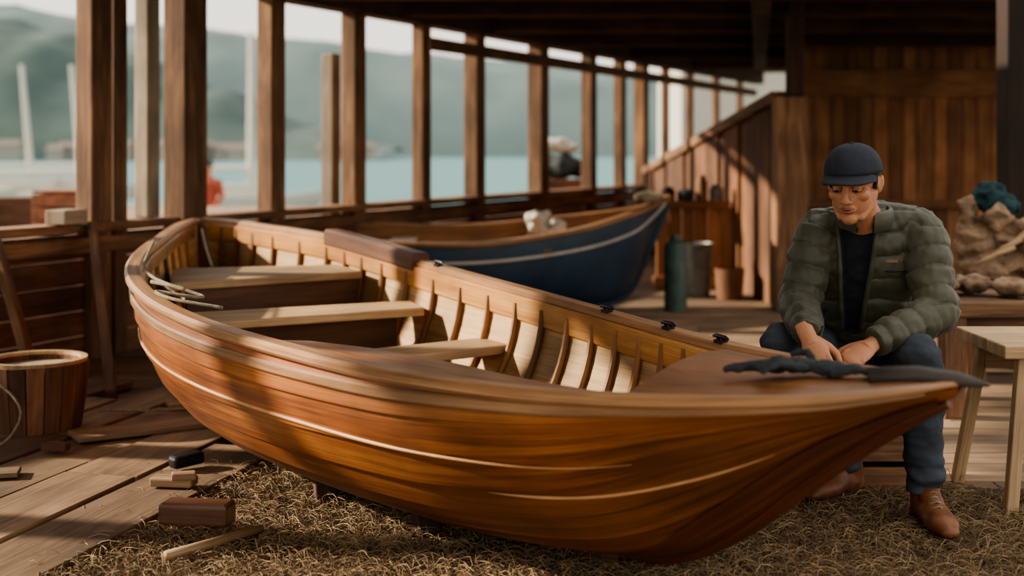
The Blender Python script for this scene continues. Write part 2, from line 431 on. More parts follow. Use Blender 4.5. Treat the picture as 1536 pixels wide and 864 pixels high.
mb.sweep([H.keel(t) for t in (0,.01)]+[V((-1.785,7.31,.8))],rrect(.06,.06),0,r=.4,up=(0,1,0))
mb.build('keel_and_trim',[M_darkw,M_apron],boat,smooth=True,angle=40)
mb=MB()
t=.8
while t<11.4:
    for side in (0,1):
        path=[H.pt(t,side,math.pi/2*(.04+.93*j/14),inset=.042) for j in range(15)]
        tang=(H.keel(t+.1)-H.keel(t-.1)).normalized()
        mb.sweep(path,rrect(.022,.024),0,up=tang)
    t+=.36 if t>3 else .45
mb.build('ribs',[M_rib],boat)
mb=MB()
for k in (-2,-1,0,1,2):
    path=[H.keel(t)+V((.8,.6,0))*(k*.085)+V((0,0,.085+abs(k)*.012)) for t in T(2.5,8.6,30)]
    mb.sweep(path,rrect(.075,.016),0)
mb.build('bottom_boards',[M_rib],boat)
def thw(name,poly,z,h,mat=M_thw):
    mb=MB(); mb.prism([V((p[0],p[1],z)) for p in poly],h,0); mb.build(name,[mat],boat,bevel=.006)
thw('stern_seat',[(-1.45,5.42),(-.70,5.98),(-.86,6.32),(-1.62,6.12)],.635,.035)
mb=MB(); mb.box((-1.40,5.50,.44),(-.73,6.02,.44),.02,.34); mb.build('seat_riser',[M_darkw],boat)
thw('thwart_1',[(-1.33,4.86),(-.37,5.40),(-.45,5.66),(-1.38,5.22)],.535,.035)
mb=MB(); mb.box((-1.25,5.02,.34),(-.5,5.5,.34),.02,.32); mb.build('thwart_riser',[M_darkw],boat)
thw('thwart_2',[(-1.0,4.20),(-.01,4.90),(-.08,5.12),(-1.08,4.42)],.455,.035)
mb=MB(); rows=[]
for i in range(25):
    s=i/24; tn=9.75+(NT-9.75)*s; tf=9.05+(NT-9.05)*s; a=H.near(tn); b=H.far(tf); row=[]
    for j in range(9):
        f=j/8; p=a.lerp(b,f); p.z+= .012+.03*(1-s)*math.sin(math.pi*f); row.append(p)
    rows.append(row)
mb.grid(rows,0,r=.5)
low=[[p.lerp(rows[0][4],.08)+V((0,0,-.045)) for p in rows[0]],rows[0]]; mb.grid(low,0,r=.3)
mb.build('foredeck',[M_deckb],boat,smooth=True)
inn=[(-.83,3.90),(-.62,3.92),(-.42,3.78),(-.25,3.62),(-.11,3.47),(0,3.33),(.11,3.20),(.23,3.08),(.36,2.97)]
nt=T(6.5,9.9,8); rows=[]
for t,p in zip(nt,inn):
    g=H.near(t); q=V((p[0],p[1],min(g.z,.612)+.004)); rows.append([g+V((0,0,.008)),g.lerp(q,.5)+V((0,0,.006)),q])
mb=MB(); mb.grid(rows,0,r=.6); mb.grid([[r[2],r[2]+V((0,0,-.03))] for r in rows],0,r=.3)
mb.build('side_deck',[M_deckb],boat,smooth=True)
mb=MB(); mb.tube([(.78,2.80,.705),(.88,2.78,.712),(.955,2.74,.708),(1.005,2.695,.705)],[.028,.028,.024,.006],0,seg=10,flat=.7)
mb.build('stem_cap',[plain('weathered_stem',(66,60,54),rough=.6)],boat,smooth=True)
def cleat(x,y,z,ang,name='cleat',L=.09):
    mb=MB(); d=V((math.cos(ang),math.sin(ang),0)); c=V((x,y,z))
    mb.tube([c-d*L/2+V((0,0,.012)),c-d*L*.3+V((0,0,.015)),c+d*L*.3+V((0,0,.015)),c+d*L/2+V((0,0,.012))],[.004,.007,.007,.004],0,seg=8)
    mb.box(c-d*.02,c+d*.02,.024,.010); mb.box(c-d*.015,c-d*.015+V((0,0,.014)),.010,.010); mb.box(c+d*.015,c+d*.015+V((0,0,.014)),.010,.010)
    mb.build(name,[M_iron],boat,smooth=True,angle=40)
for t in (4.85,7.15,8.1,8.95):
    p=H.far(t); q=H.far(t+.1); a=math.atan2(q.y-p.y,q.x-p.x); pp=H.pt(t,1,math.pi/2,inset=.02); cleat(pp.x,pp.y,p.z+.030,a,L=.085)
def rope(name,pts,r=.006,parent=None,mat=None):
    mb=MB(); P=[V(p) for p in pts]; path=[]
    for i in range(len(P)-1):
        g=lambda j:P[max(0,min(len(P)-1,j))]
        for k in range(8):
            f=k/8; p0,p1,p2,p3=g(i-1),g(i),g(i+1),g(i+2)
            path.append(.5*((2*p1)+(p2-p0)*f+(2*p0-5*p1+4*p2-p3)*f*f+(3*p1-p0-3*p2+p3)*f**3))
    path.append(P[-1]); mb.tube(path,r,0,seg=8); return mb.build(name,[mat or M_rope],parent,smooth=True)
rp=[]
for t,dx,dz in ((2.6,.03,.04),(3.0,.05,.035),(3.5,.06,.04),(4.0,.05,.045),(4.4,.06,.04),(4.9,.08,.05),(5.2,.16,.03),(5.3,.10,.04),(5.1,.0,.05),(5.4,.02,.045),(5.7,.14,.03)):
    p=H.near(t); o=H.far(t)-p; o.z=0; o.normalize(); rp.append(p+o*dx+V((0,0,dz)))
rope('mooring_rope',rp,.006,boat)
rope('bow_line',[H.near(4.3)+V((.06,.05,.03)),H.near(4.6)+V((.12,.09,-.03)),H.near(5.0)+V((.10,.06,.04)),H.near(4.6)+V((.03,.02,.04))],.007,boat)
rope('painter_line',[(-1.72,7.1,.76),(-1.6,6.7,.68),(-1.5,6.4,.62)],.006,boat,M_white)
mb=MB()
for x,y in ((-.75,4.95),(.05,3.9),(-1.15,5.9)):
    mb.box((x-.2,y-.17,.006),(x+.2,y+.17,.006),.12,.05)
mb.build('keel_blocks',[M_beam],boat,bevel=.006)
mb=MB()
for a,b in (((-.62,4.28,.0),(-.66,4.42,.20)),((-.25,3.92,.0),(-.30,4.04,.16))): mb.box(a,b,.07,.05)
mb.build('bilge_props',[M_beam],boat,bevel=.004)
# work gloves on foredeck
mb=MB()
def tb(p,r): mb.tube(p,r,0,seg=10,round_=True)
zc=.700
tb([(.50,2.98,zc-.010),(.56,2.97,zc),(.62,2.96,zc)],[.010,.013,.018])
mb.ell((.660,2.94,zc+.006),(.045,.028,.018)); mb.ell((.715,2.90,zc+.006),(.045,.026,.018))
for k in range(4): tb([(.66,2.95-.020*k,zc+.008),(.60,2.935-.021*k,zc+.020),(.56,2.93-.022*k,zc+.004)],[.010,.009,.007])
tb([(.70,2.95,zc),(.69,2.99,zc+.03),(.66,3.01,zc+.02)],[.011,.010,.008])
for k in range(3): tb([(.72,2.90-.019*k,zc),(.77,2.875-.018*k,zc+.012),(.81,2.86-.018*k,zc-.002)],[.010,.009,.007])
remesh(mb,'work_gloves',.0035,[M_darkcloth],1,fn=lambda c,n:c+n*(.004*noise.noise(c*60)),parent=boat)
# ---------------- blue boat
stB=[((-1.35,8.75,.60),(-1.30,9.75,.62),(-1.25,9.25,.12),2.0),
((-.95,8.58,.57),(-.95,9.85,.61),(-.95,9.25,.07),2.1),
((-.27,8.62,.55),(-.3,9.95,.60),(-.28,9.3,.05),2.1),
((.40,8.98,.61),(.48,10.0,.67),(.4,9.5,.05),1.9),
((.86,9.42,.71),(.92,9.93,.73),(.84,9.70,.10),1.6),
((1.08,9.68,.78),(1.11,9.85,.78),(1.03,9.78,.42),1.3),
((1.2,9.8,.83),(1.2,9.81,.83),(1.19,9.8,.80),1.2)]
B=Hull(stB); bb=empty('blue_boat')
hull_shell(B,6,bb,M_blue,M_rib,ns=6,samples=48,pre='hull')
mb=MB()
for f in (B.near,B.far): mb.sweep([f(t)+V((0,0,.012)) for t in T(0,6,40)],rrect(.07,.035),0,r=.4)
for side in (0,1): mb.sweep([B.pt(t,side,B.th_h(t,.78),out=.012) for t in T(0,5.8,40)],rrect(.016,.020),1,r=.5)
n0=[B.pt(0,0,math.pi/2*j/10) for j in range(11)]; f0=[B.pt(0,1,math.pi/2*j/10) for j in range(11)]
mb.grid([n0,f0],2,r=.5)
for t in (1.2,2.6):
    a=B.near(t); b=B.far(t); mb.box(a+V((.03,.05,-.08)),b+V((.03,-.05,-.08)),.2,.03)
mb.sweep([B.keel(t)+V((0,0,-.02)) for t in T(0,6,30)],rrect(.05,.05),2,r=.4)
mb.build('gunwale',[M_rail,M_white,M_blue],bb,smooth=True,angle=40)
mb=MB()
for k in range(9): mb.ell((.26+.14*random.uniform(-1,1),9.5+.1*random.uniform(-1,1),.66+.05*random.uniform(-1,1)),(.06,.06,.045))
remesh(mb,'net_bundle',.010,[M_white],2,fn=lambda c,n:c+n*(.04*noise.noise(c*16)),parent=bb)
mb=MB(); mb.tube([(.95,9.7,.84),(1.05,9.75,.87),(1.1,9.65,.84),(1.0,9.6,.84)],.03,0,round_=True); mb.build('coiled_rope',[M_rope],bb,smooth=True)
mb=MB()
for x in (-.6,.5): mb.box((x,9.0,.02),(x,9.7,.02),.12,.06)
mb.build('keel_blocks_blue',[M_beam],bb,bevel=.005)
# ---------------------------------------------------------------- clutter
mb=MB(); c=V((-1.99,5.35,.048)); n=18
for k in range(n):
    a0=2*math.pi*k/n; a1=2*math.pi*(k+.97)/n; rows=[]
    for z,r in ((0,.165),(.1,.18),(.2,.19),(.27,.195)):
        rows.append([c+V((r*math.cos(a0),r*math.sin(a0),z)),c+V((r*math.cos((a0+a1)/2),r*math.sin((a0+a1)/2),z)),c+V((r*math.cos(a1),r*math.sin(a1),z))])
    mb.grid(rows,0,r=random.random())
ob=mb.build('wooden_tub',[M_wall]); md=ob.modifiers.new('s','SOLIDIFY'); md.thickness=.018
mb=MB(); mb.lathe(c,[(.172,.03),(.184,.03),(.19,.065),(.178,.065)],1); mb.lathe(c,[(.19,.19),(.199,.19),(.202,.225),(.19,.225)],1)
mb.lathe(c,[(0,.25),(.185,.25),(.188,.24)],0); mb.lathe(c,[(.178,.262),(.205,.262),(.207,.285),(.18,.285),(.178,.262)],2)
mb.build('tub_hoops',[M_postl,M_iron,M_thw],ob,smooth=True,angle=40)
rope('loose_rope',[(-2.3,5.0,.055),(-2.1,4.95,.055),(-1.98,4.98,.06),(-1.95,5.08,.16),(-2.05,5.12,.26),(-2.2,5.1,.3)],.005)
rope('thin_rope',[(-1.8,5.6,.06),(-1.6,5.62,.056),(-1.35,5.68,.056),(-1.1,5.66,.056)],.006)
mb=MB(); mb.box((-2.18,5.9,.06),(-2.72,6.55,1.0),.16,.04,up=(1,0,0)); mb.build('leaning_board',[M_post],bevel=.006)
mb=MB(); mb.box((-1.86,5.95,.06),(-2.36,7.2,.78),.055,.05,up=(1,0,0)); mb.build('leaning_prop',[M_post],bevel=.006)
mb=MB(); mb.box((-2.75,6.6,.81),(-2.9,6.3,.81),.14,.05); mb.box((-2.50,7.0,.83),(-2.44,7.2,.83),.13,.08); mb.build('timber_offcuts',[M_postl],bevel=.006)
def blk(name,a,b,w,h,mat,bev=.006):
    mb=MB(); mb.box(a,b,w,h); mb.build(name,[mat],bevel=bev)
blk('dark_block',(-1.23,4.62,.070),(-1.14,4.70,.077),.06,.045,M_iron,.012)
blk('wood_offcut',(-1.24,4.42,.06),(-1.09,4.40,.06),.07,.03,M_deck)
blk('wood_offcut',(-1.16,4.36,.088),(-1.08,4.38,.088),.05,.025,M_deck)
blk('wooden_block',(-1.085,3.98,.078),(-.865,3.95,.078),.09,.07,M_darkw,.012)
blk('wood_offcut',(-1.80,4.92,.063),(-1.70,4.9,.063),.05,.03,M_wall)
mb=MB(); mb.tube([(-.98,3.62,.052),(-.88,3.72,.055),(-.76,3.88,.052)],[.014,.014,.013],0); mb.build('wooden_stick',[M_thw],smooth=True)
mb=MB(); c=V((1.22,9.55,0)); mb.lathe(c,[(0,0),(.085,0),(.085,.46),(.07,.51),(.035,.53),(.035,.57),(0,.57)],0); mb.build('gas_cylinder',[M_green],smooth=True,angle=40)
mb=MB(); c=V((1.5,10.5,0)); mb.lathe(c,[(0,.01),(.12,.0),(.15,.42),(.16,.43),(.15,.44),(.14,.42),(.11,.03)],0); mb.build('metal_bucket',[M_grey],smooth=True,angle=40)
mb=MB(); c=V((1.75,10.3,0)); mb.lathe(c,[(0,0),(.1,0),(.12,.25),(.11,.25),(.09,.02)],0); mb.build('clay_pot',[M_wall],smooth=True,angle=40)
for i,(x,r,h,m) in enumerate(((1.35,.06,.12,M_iron),(1.5,.07,.1,M_darkcloth),(1.64,.05,.22,M_post),(1.77,.06,.14,M_grey))):
    mb=MB(); mb.lathe((x,11.08,.762),[(0,0),(r,0),(r,h*.75),(r*.6,h*.9),(r*.6,h),(0,h)],0); mb.build('paint_tin',[m],smooth=True,angle=40)
mb=MB()
for k in range(6): mb.ell((.62+random.uniform(-.18,.2),16+random.uniform(-.15,.15),.95+.06*k*random.random()),(.17,.15,.12))
remesh(mb,'tarpaulin_heap',.03,[M_darkcloth],2,fn=lambda c,n:c+n*(.06*noise.noise(c*7)))
mb=MB(); mb.box((.3,16,.65),(.95,16,.65),.5,.38); mb.build('storage_chest',[M_wall],bevel=.01)
mb=MB(); mb.ell((.56,16,1.26),(.19,.13,.09)); mb.ell((.72,16,1.22),(.1,.1,.07)); remesh(mb,'white_sack',.02,[M_white],2,fn=lambda c,n:c+n*(.04*noise.noise(c*10)))
def table(name,x0,x1,y0,y1,z,mat,leg=.07,top=.05,splay=0):
    e=empty(name); mb=MB(); n=3; w=(y1-y0)/n
    for i in range(n): mb.box((x0,y0+w*(i+.5),z-top/2),(x1,y0+w*(i+.5),z-top/2),w-.008,top)
    mb.build('top',[mat],e,bevel=.006); k=1
    for x in (x0+.08,x1-.08):
        for y in (y0+.06,y1-.06):
            sx=splay if x>(x0+x1)/2 else -splay; sy=splay if y>(y0+y1)/2 else -splay
            mb=MB(); mb.box((x+sx,y+sy,0),(x,y,z-top),leg,leg,up=(0,1,0)); mb.build('leg_%d'%k,[mat],e,bevel=.005); k+=1
    mb=MB(); mb.box((x0+.08,y0+.06,z-top-.05),(x1-.08,y0+.06,z-top-.05),.03,.09); mb.box((x0+.08,y1-.06,z-top-.05),(x1-.08,y1-.06,z-top-.05),.03,.09); mb.build('apron',[mat],e,bevel=.004)
    return e
table('low_workbench',1.9,3.2,5.7,6.3,.52,M_post,leg=.1,top=.07)
table('back_workbench',2.3,3.6,6.55,6.98,.46,M_post,leg=.1)
mb=MB()
for c,r in (((2.52,6.76,.56),(.17,.15,.09)),((2.78,6.78,.61),(.20,.16,.13)),((2.46,6.78,.69),(.10,.10,.13)),((2.66,6.75,.74),(.14,.12,.10)),((2.42,6.80,.84),(.06,.07,.12)),((3.1,6.8,.60),(.25,.16,.13)),((2.55,6.72,.84),(.09,.07,.07))): mb.ell(c,r)
def fs(c,n):
    r1=1-abs(noise.noise(V((c.x*7,c.y*7,c.z*13))))*2.2; r2=1-abs(noise.noise(V((c.x*16+3,c.y*14,c.z*24))))*2
    return c+n*(.038*r1+.016*r2-.03)
remesh(mb,'sack_pile',.011,[M_sack],1,fn=fs)
mb=MB(); mb.ell((2.54,6.80,.95),(.09,.08,.09)); mb.ell((2.62,6.82,.90),(.08,.08,.07)); remesh(mb,'teal_cloth_bundle',.010,[M_teal],1,fn=lambda c,n:c+n*(.03*(1-abs(noise.noise(c*14))*2)-.02))
mb=MB()
for i in range(6): 
    a=random.uniform(-.5,.5); mb.tube([(2.38+.05*i,6.62,.60+.03*i),(2.52+.05*i+a*.1,6.58,.66+.04*i)],.012,0,seg=6)
mb.build('kindling_sticks',[M_thw],smooth=True)
mb=MB()
for c in ((1.98,5.95,.57),(2.15,6.0,.575),(2.3,5.9,.57)): mb.ell(c,(.09,.1,.04))
remesh(mb,'folded_rags',.01,[M_sack],2,fn=lambda c,n:c+n*(.02*noise.noise(c*25)))
table('trestle_stool',1.60,2.3,4.15,4.62,.565,M_thw,leg=.04,top=.045,splay=.07)
# ---------------------------------------------------------------- straw
def inside(x,y): return x>-1.33+(y-3.3)*.26+.0 and y<4.95-.12*(x+.9)-.1*math.sin(x*5)-.18*max(0,x-.8)
mb=MB(); rows=[]
for i in range(50):
    y=2.4+i*.055; row=[]
    for j in range(90):
        x=-1.75+j*.052; e=-1.33+(y-3.3)*.26
        x2=max(x,e); d=min(x2-e+.02,5.0-.12*(x2+.9)-.18*max(0,x2-.8)-y,(2.75-x2)*.3); z=.0+max(-.03,min(.014,d*.12))+.008*noise.noise(V((x*5,y*5,0)))
        row.append(V((x2,y,z)))
    rows.append(row)
M_earth=plain('straw_litter',(62,48,32),rough=1,scale=40,c2=(120,96,64),bump=1,dist=.01)
mb.grid(rows,0); straw=mb.build('straw_bed',[M_earth],smooth=True)
mb=MB()
def strand(x,y,z0,L,hh):
    a=random.random()*math.tau; cu=random.uniform(-1.6,1.6); p=V((x,y,z0)); n=4; pts=[]
    for i in range(n+1):
        f=i/n; pts.append(V((p.x,p.y,z0+hh*math.sin(math.pi*f)+random.uniform(-.002,.004)))); p=p+V((math.cos(a),math.sin(a),0))*(L/n); a+=cu/n
    w=random.uniform(.0006,.0012); b=len(mb.v); r=random.random()**1.5
    for i,q in enumerate(pts):
        d=(pts[min(i+1,n)]-pts[max(i-1,0)]).normalized(); s=d.cross(V((0,0,1))); s.normalize()
        mb.v.append(q+s*w); mb.v.append(q-s*w); mb.v.append(q+V((0,0,w*1.4)))
    for i in range(n):
        k=b+3*i
        mb.face([k,k+3,k+5,k+2],[(0,0)]*4,0,r); mb.face([k+1,k+2,k+5,k+4],[(0,0)]*4,0,r)
cnt=0
while cnt<36000:
    x=random.uniform(-1.4,2.7); y=random.uniform(3.0,5.1)
    if inside(x,y) or (random.random()<.04 and y<5 and x<1.6):
        strand(x,y,.008+random.random()*.020,random.uniform(.03,.12),random.uniform(0,.03)); cnt+=1
m,nt,b_=base_mat('straw'); at=nt.nodes.new('ShaderNodeAttribute'); at.attribute_name='rnd'; cr=nt.nodes.new('ShaderNodeValToRGB')
cr.color_ramp.elements[0].color=lin((84,66,46)); cr.color_ramp.elements[1].color=lin((172,146,108)); nt.links.new(at.outputs['Fac'],cr.inputs[0]); nt.links.new(cr.outputs[0],b_.inputs['Base Color']); b_.inputs['Roughness'].default_value=.8
mb.build('straw_strands',[m],straw,fixn=False)
# ---------------------------------------------------------------- MAN
man=empty('seated_man')
M_jacket=plain('olive_quilted_nylon',(74,73,56),rough=.55,var=.14,scale=6,bump=.3,sheen=.1)
M_shirt=plain('navy_shirt',(30,34,40),rough=.9,scale=20)
M_jean=plain('grey_denim',(62,69,78),rough=.9,var=.35,scale=7,bump=.4)
M_skin=plain('tan_skin',(190,134,100),rough=.5,var=.06,scale=10,bump=.06); 
M_skin.node_tree.nodes['Principled BSDF'].inputs['Subsurface Weight'].default_value=.1
M_skin.node_tree.nodes['Principled BSDF'].inputs['Subsurface Radius'].default_value=(.01,.005,.003)
M_lip=plain('lips',(154,94,76),rough=.45,var=.1)
M_hair=plain('black_hair',(24,20,18),rough=.6,scale=60,bump=.8)
M_cap=plain('navy_cap',(46,50,60),rough=.9,var=.15,scale=30)
M_boot=plain('brown_leather',(118,74,46),rough=.5,var=.3,scale=10)
M_sole=plain('boot_sole',(70,46,32),rough=.8)
M_eye=plain('eye_white',(200,190,180),rough=.3,var=.02)
M_iris=plain('eye_iris',(24,14,10),rough=.2)
fd=V((-.25,-.97,0)).normalized(); wv=V((.97,-.25,0)).normalized()
torso=[V((1.225,4.50,.42)),V((1.22,4.47,.56)),V((1.21,4.41,.70)),V((1.205,4.35,.84)),V((1.195,4.30,.935)),V((1.18,4.26,.99))]
shR=V((1.035,4.33,.925)); shL=V((1.370,4.25,.925))
elR=V((.950,4.26,.685)); elL=V((1.372,4.13,.670))
wrR=V((.925,3.99,.625)); wrL=V((1.125,3.985,.600))
mb=MB()
mb.tube(torso,[.185,.19,.190,.190,.155,.085],0,seg=28,flat=[.78,.76,.74,.72,.72,.9],up=(fd.x,fd.y,0))
for a,b,c in ((shR,elR,wrR),(shL,elL,wrL)):
    mb.ell(a,(.080,.080,.076)); mb.tube([a,a.lerp(b,.5),b],[.079,.075,.069],0,seg=18,round_=True)
    mb.tube([b,b.lerp(c,.5),c],[.069,.061,.044],0,seg=18)
    mb.tube([a+V((0,0,.03)),torso[4]+V((0,0,.02))],[.055,.075],0,seg=16,round_=True)
def seg_par(p,a,b):
    d=b-a; t=(p-a).dot(d)/d.length_squared; t=max(0,min(1,t)); return (p-(a+d*t)).length,t
def torso_c(z):
    for i in range(5):
        if z<=torso[i+1].z: 
            f=max(0,(z-torso[i].z)/(torso[i+1].z-torso[i].z)); return torso[i].lerp(torso[i+1],f)
    return torso[5]
segs=[(shR,elR,.075),(elR,wrR,.056),(shL,elL,.075),(elL,wrL,.056)]
def open_zone(c,n,marg=0):
    t=torso_c(c.z); l=(c-t).dot(wv)+.035; fr=(c-t).dot(fd)
    ds=min(seg_par(c,a,b)[0]-r for a,b,r in segs)
    hw=.026+.035*max(0,(c.z-.62)/.36)
    return abs(l)<hw-marg and fr>.05 and ds>.012 and .58<c.z<1.02
def jf(c,n):
    best=None
    for i,(a,b,r) in enumerate(segs):
        d,t=seg_par(c,a,b); d-=r
        if best is None or d<best[0]: best=(d,i,t*(b-a).length)
    if best[0]<.015: s=best[2]+(.02 if best[1]%2 else 0); q=abs(math.sin(math.pi*(s+.010*noise.noise(c*10))/.068)); amp=.013
    else: s=c.z; q=abs(math.sin(math.pi*(c.z+.010*noise.noise(c*7)-.46)/.078)); amp=.014
    o=amp*(q**.33-.85)+.010*noise.noise(c*8)+.006*noise.noise(V((c.x*16,c.y*16,c.z*30)))+.003*noise.noise(V((c.x*50,c.y*50,c.z*30)))
    if c.z<.50: o+=.004*math.sin(c.z*160)
    if open_zone(c,n): o=-.022+.005*noise.noise(V((c.x*20,c.y*20,c.z*40)))
    return c+n*o
jacket=remesh(mb,'jacket',.0055,[M_jacket,M_shirt],5,fn=jf,matfn=lambda c,n:1 if open_zone(c,n) else 0,parent=man)
bm_v=[v.co.copy() for v in jacket.data.vertices]; bm_p=[list(p.vertices) for p in jacket.data.polygons]
bvh=BVHTree.FromPolygons(bm_v,bm_p)
def front_hit(l,z,o=.004):
    t=torso_c(z); st=t+wv*l+fd*.6; h=bvh.ray_cast(st,-fd)
    return (h[0]+fd*o) if h[0] else None
mb=MB()
for sgn in (-1,1):
    path=[]
    for i in range(26):
        z=.60+.38*i/25; hw=.026+.035*max(0,(z-.62)/.36)+.006
        h=front_hit(-.035+sgn*hw,z,.003)
        if h and (not path or (h-path[-1]).length<.06): path.append(h)
    if len(path)>3: mb.tube(path,.008,0,seg=8,round_=True)
nb=torso[5]+V((-.012,-.022,.0))
for sgn in (-1,1):
    rows=[]
    for i in range(14):
        a=math.pi*.90*i/13; f=i/13; r=.072
        base=nb-fd*(r*math.cos(a)*1.05)+wv*(sgn*r*math.sin(a)*1.0)
        dz0=-.010-.050*f; dz1=.045-.040*f; out=-fd*math.cos(a)+wv*(sgn*math.sin(a))
        o2=.004+.010*f
        rows.append([base+V((0,0,dz0)),base+out*.004+V((0,0,(dz0+dz1)/2)),base+out*o2*.5+V((0,0,dz1-.006)),base+out*(o2*.5+.006)+V((0,0,dz1)),base+out*(o2+.010)+V((0,0,dz1-.010)),base+out*.020+V((0,0,(dz0+dz1)/2)),base+out*.018+V((0,0,dz0))])
    mb.grid(rows,0,closeu=True)
mb.build('jacket_collar_and_zip',[M_jacket],man,smooth=True)
h=front_hit(.075,.835,.002)
if h: mb=MB(); mb.box(h-wv*.022,h+wv*.022,.004,.010); mb.build('chest_label',[plain('label',(130,100,80))],man)
for l0,l1,z0,z1 in ((.06,.13,.80,.80),(-.12,-.15,.66,.60)):
    path=[front_hit(l0+(l1-l0)*i/8,z0+(z1-z0)*i/8,.002) for i in range(9)]; path=[p for p in path if p]
    if len(path)>3: mb=MB(); mb.tube(path,.003,0,seg=6); mb.build('pocket_seam',[M_shirt],man,smooth=True)
mb=MB()
for sgn in (-1,1):
    p=torso[5]+fd*.075-wv*.03+V((0,0,-.015)); mb.tube([p+wv*(sgn*.045)-fd*.03+V((0,0,.035)),p+wv*(sgn*.028)+V((0,0,.01)),p+wv*(sgn*.02)+fd*.012+V((0,0,-.03))],[.013,.013,.005],0,seg=8,flat=.6,round_=True)
mb.build('shirt_collar',[M_shirt],man,smooth=True)
# trousers
hipL=V((1.315,4.47,.475)); hipR=V((1.135,4.52,.475)); knL=V((1.270,4.00,.555)); knR=V((.885,4.16,.565)); anL=V((1.300,4.03,.13)); anR=V((1.145,4.38,.13))
mb=MB(); mb.ell((1.225,4.52,.46),(.19,.15,.105))
for a,b,c in ((hipL,knL,anL),(hipR,knR,anR)):
    mb.tube([a,a.lerp(b,.5),b],[.105,.093,.074],0,seg=18,round_=True)
    mb.tube([b+V((0,0,-.005)),b.lerp(c,.35),b.lerp(c,.75),c],[.072,.075,.062,.058],0,seg=18)
    mb.ell(b,(.074,.074,.072))
def pf(c,n):
    o=.009*noise.noise(c*8)+.010*noise.noise(V((c.x*14,c.y*14,c.z*26)))+.004*noise.noise(V((c.x*30,c.y*30,c.z*50)))
    if c.z<.22: o+=.005*math.sin(c.z*110+4*noise.noise(c*12))
    return c+n*o
remesh(mb,'jeans',.0075,[M_jean],4,fn=pf,parent=man)
def boot(ank,dirv):
    d=V(dirv).normalized(); s=V((-d.y,d.x,0)); g=V((ank.x,ank.y,.014))
    P=lambda f,l,z:g+d*f+s*l+V((0,0,z))
    mb=MB(); mb.tube([P(-.01,0,.17),P(-.012,0,.10),P(-.012,0,.05)],[.050,.048,.044],0,seg=16,up=(d.x,d.y,0),round_=False)
    mb.tube([P(-.045,0,.055),P(.0,0,.062),P(.06,0,.062),P(.11,0,.052),P(.16,0,.048),P(.195,0,.042)],[.036,.042,.046,.050,.048,.032],0,seg=18,flat=[1,1,.95,.75,.68,.65],round_=True)
    mb.ell(P(-.04,0,.045),(.04,.04,.04)); mb.tube([P(.0,0,.125),P(.06,0,.082)],[.036,.036],0,seg=14,round_=True)
    remesh(mb,'boot',.005,[M_boot],3,fn=lambda c,n:c+n*.003*noise.noise(c*30),parent=man)
    mb=MB(); pts=[]
    for f,w in ((-.085,.012),(-.075,.032),(-.04,.042),(.02,.038),(.07,.044),(.12,.053),(.17,.050),(.205,.034),(.222,.012)): pts.append((f,w))
    out=[P(f,w,.026) for f,w in pts]+[P(f,-w,.026) for f,w in reversed(pts)]
    mb.prism(out,.026,0); mb.build('boot_sole',[M_sole],man,bevel=.003)
    mb=MB()
    for i in range(5):
        f=.035+.016*i; z=.132-.011*i; mb.tube([P(f-.0,-.026,z-.006),P(f+.012,0,z+.006),P(f,.026,z-.006)],.0028,0,seg=6)
    mb.build('boot_laces',[M_rope],man,smooth=True)
boot(V((1.305,4.03,0)),(.02,-1,0)); boot(V((1.145,4.38,0)),(-.75,-.66,0))
def hand(name,w,X,Z,sgn,curl):
    X=V(X).normalized(); Z=V(Z); Z=(Z-X*Z.dot(X)).normalized(); Y=Z.cross(X)*sgn
    P=lambda x,y,z:w+X*x+Y*y+Z*z
    mb=MB()
    mb.tube([P(-.05,0,0),P(.0,0,0),P(.03,0,0)],[.028,.027,.03],0,seg=14,flat=.75,up=tuple(Z))
    mb.tube([P(.0,0,0),P(.03,.002,0),P(.06,.002,0),P(.085,.0,0)],[.026,.036,.041,.038],0,seg=16,flat=[.7,.5,.38,.32],up=tuple(Z),round_=True)
    nails=MB()
    F=[(.030,[.044,.027,.021],.0092,-.03),(.010,[.049,.031,.022],.0094,.05),(-.011,[.044,.029,.021],.0089,.14),(-.031,[.034,.021,.019],.0080,.24)]
    for i,(y,ls,r,ex) in enumerate(F):
        x=.087-(.006 if i==3 else 0)-(.003 if i==0 else 0); z=.0; ang=0; pts=[P(.045,y*.8,0),P(x,y,z+.001)]; rr=[r*1.05,r*1.12]
        yy=y
        for k,l in enumerate(ls):
            ang+=curl[k]+ex*.6; x+=l*math.cos(ang); z-=l*math.sin(ang); yy+=y*.09*l/.04
            pts.append(P(x,yy,z)); rr.append(r*(1-.10*(k+1)))
        mb.tube(pts,rr,0,seg=12,round_=True)
        nrm=(X*math.sin(ang)+Z*math.cos(ang)); dv=(X*math.cos(ang)-Z*math.sin(ang))
        nails.ell(pts[-1]-dv*.001+nrm*(rr[-1]*.72),(.0055,.0055,.003),seg=8,rings=6)
    mb.tube([P(.015,.020,-.004),P(.045,.047,-.014),P(.072,.060,-.022),P(.096,.060,-.030)],[.016,.0135,.0118,.009],0,seg=12,round_=True)
    ob=remesh(mb,name,.0025,[M_skin],2,parent=man); nails.build(name+'_nails',[M_lip],man,smooth=True)
hand('right_hand',wrR+V((-.005,-.02,-.008)),(.16,-.42,-.50),(-.25,-.75,.5),1,(.35,.45,.3))
hand('left_hand',wrL+V((-.006,-.004,-.006)),(-.66,-.40,-.32),(-.15,-.55,.8),-1,(.35,.5,.35))
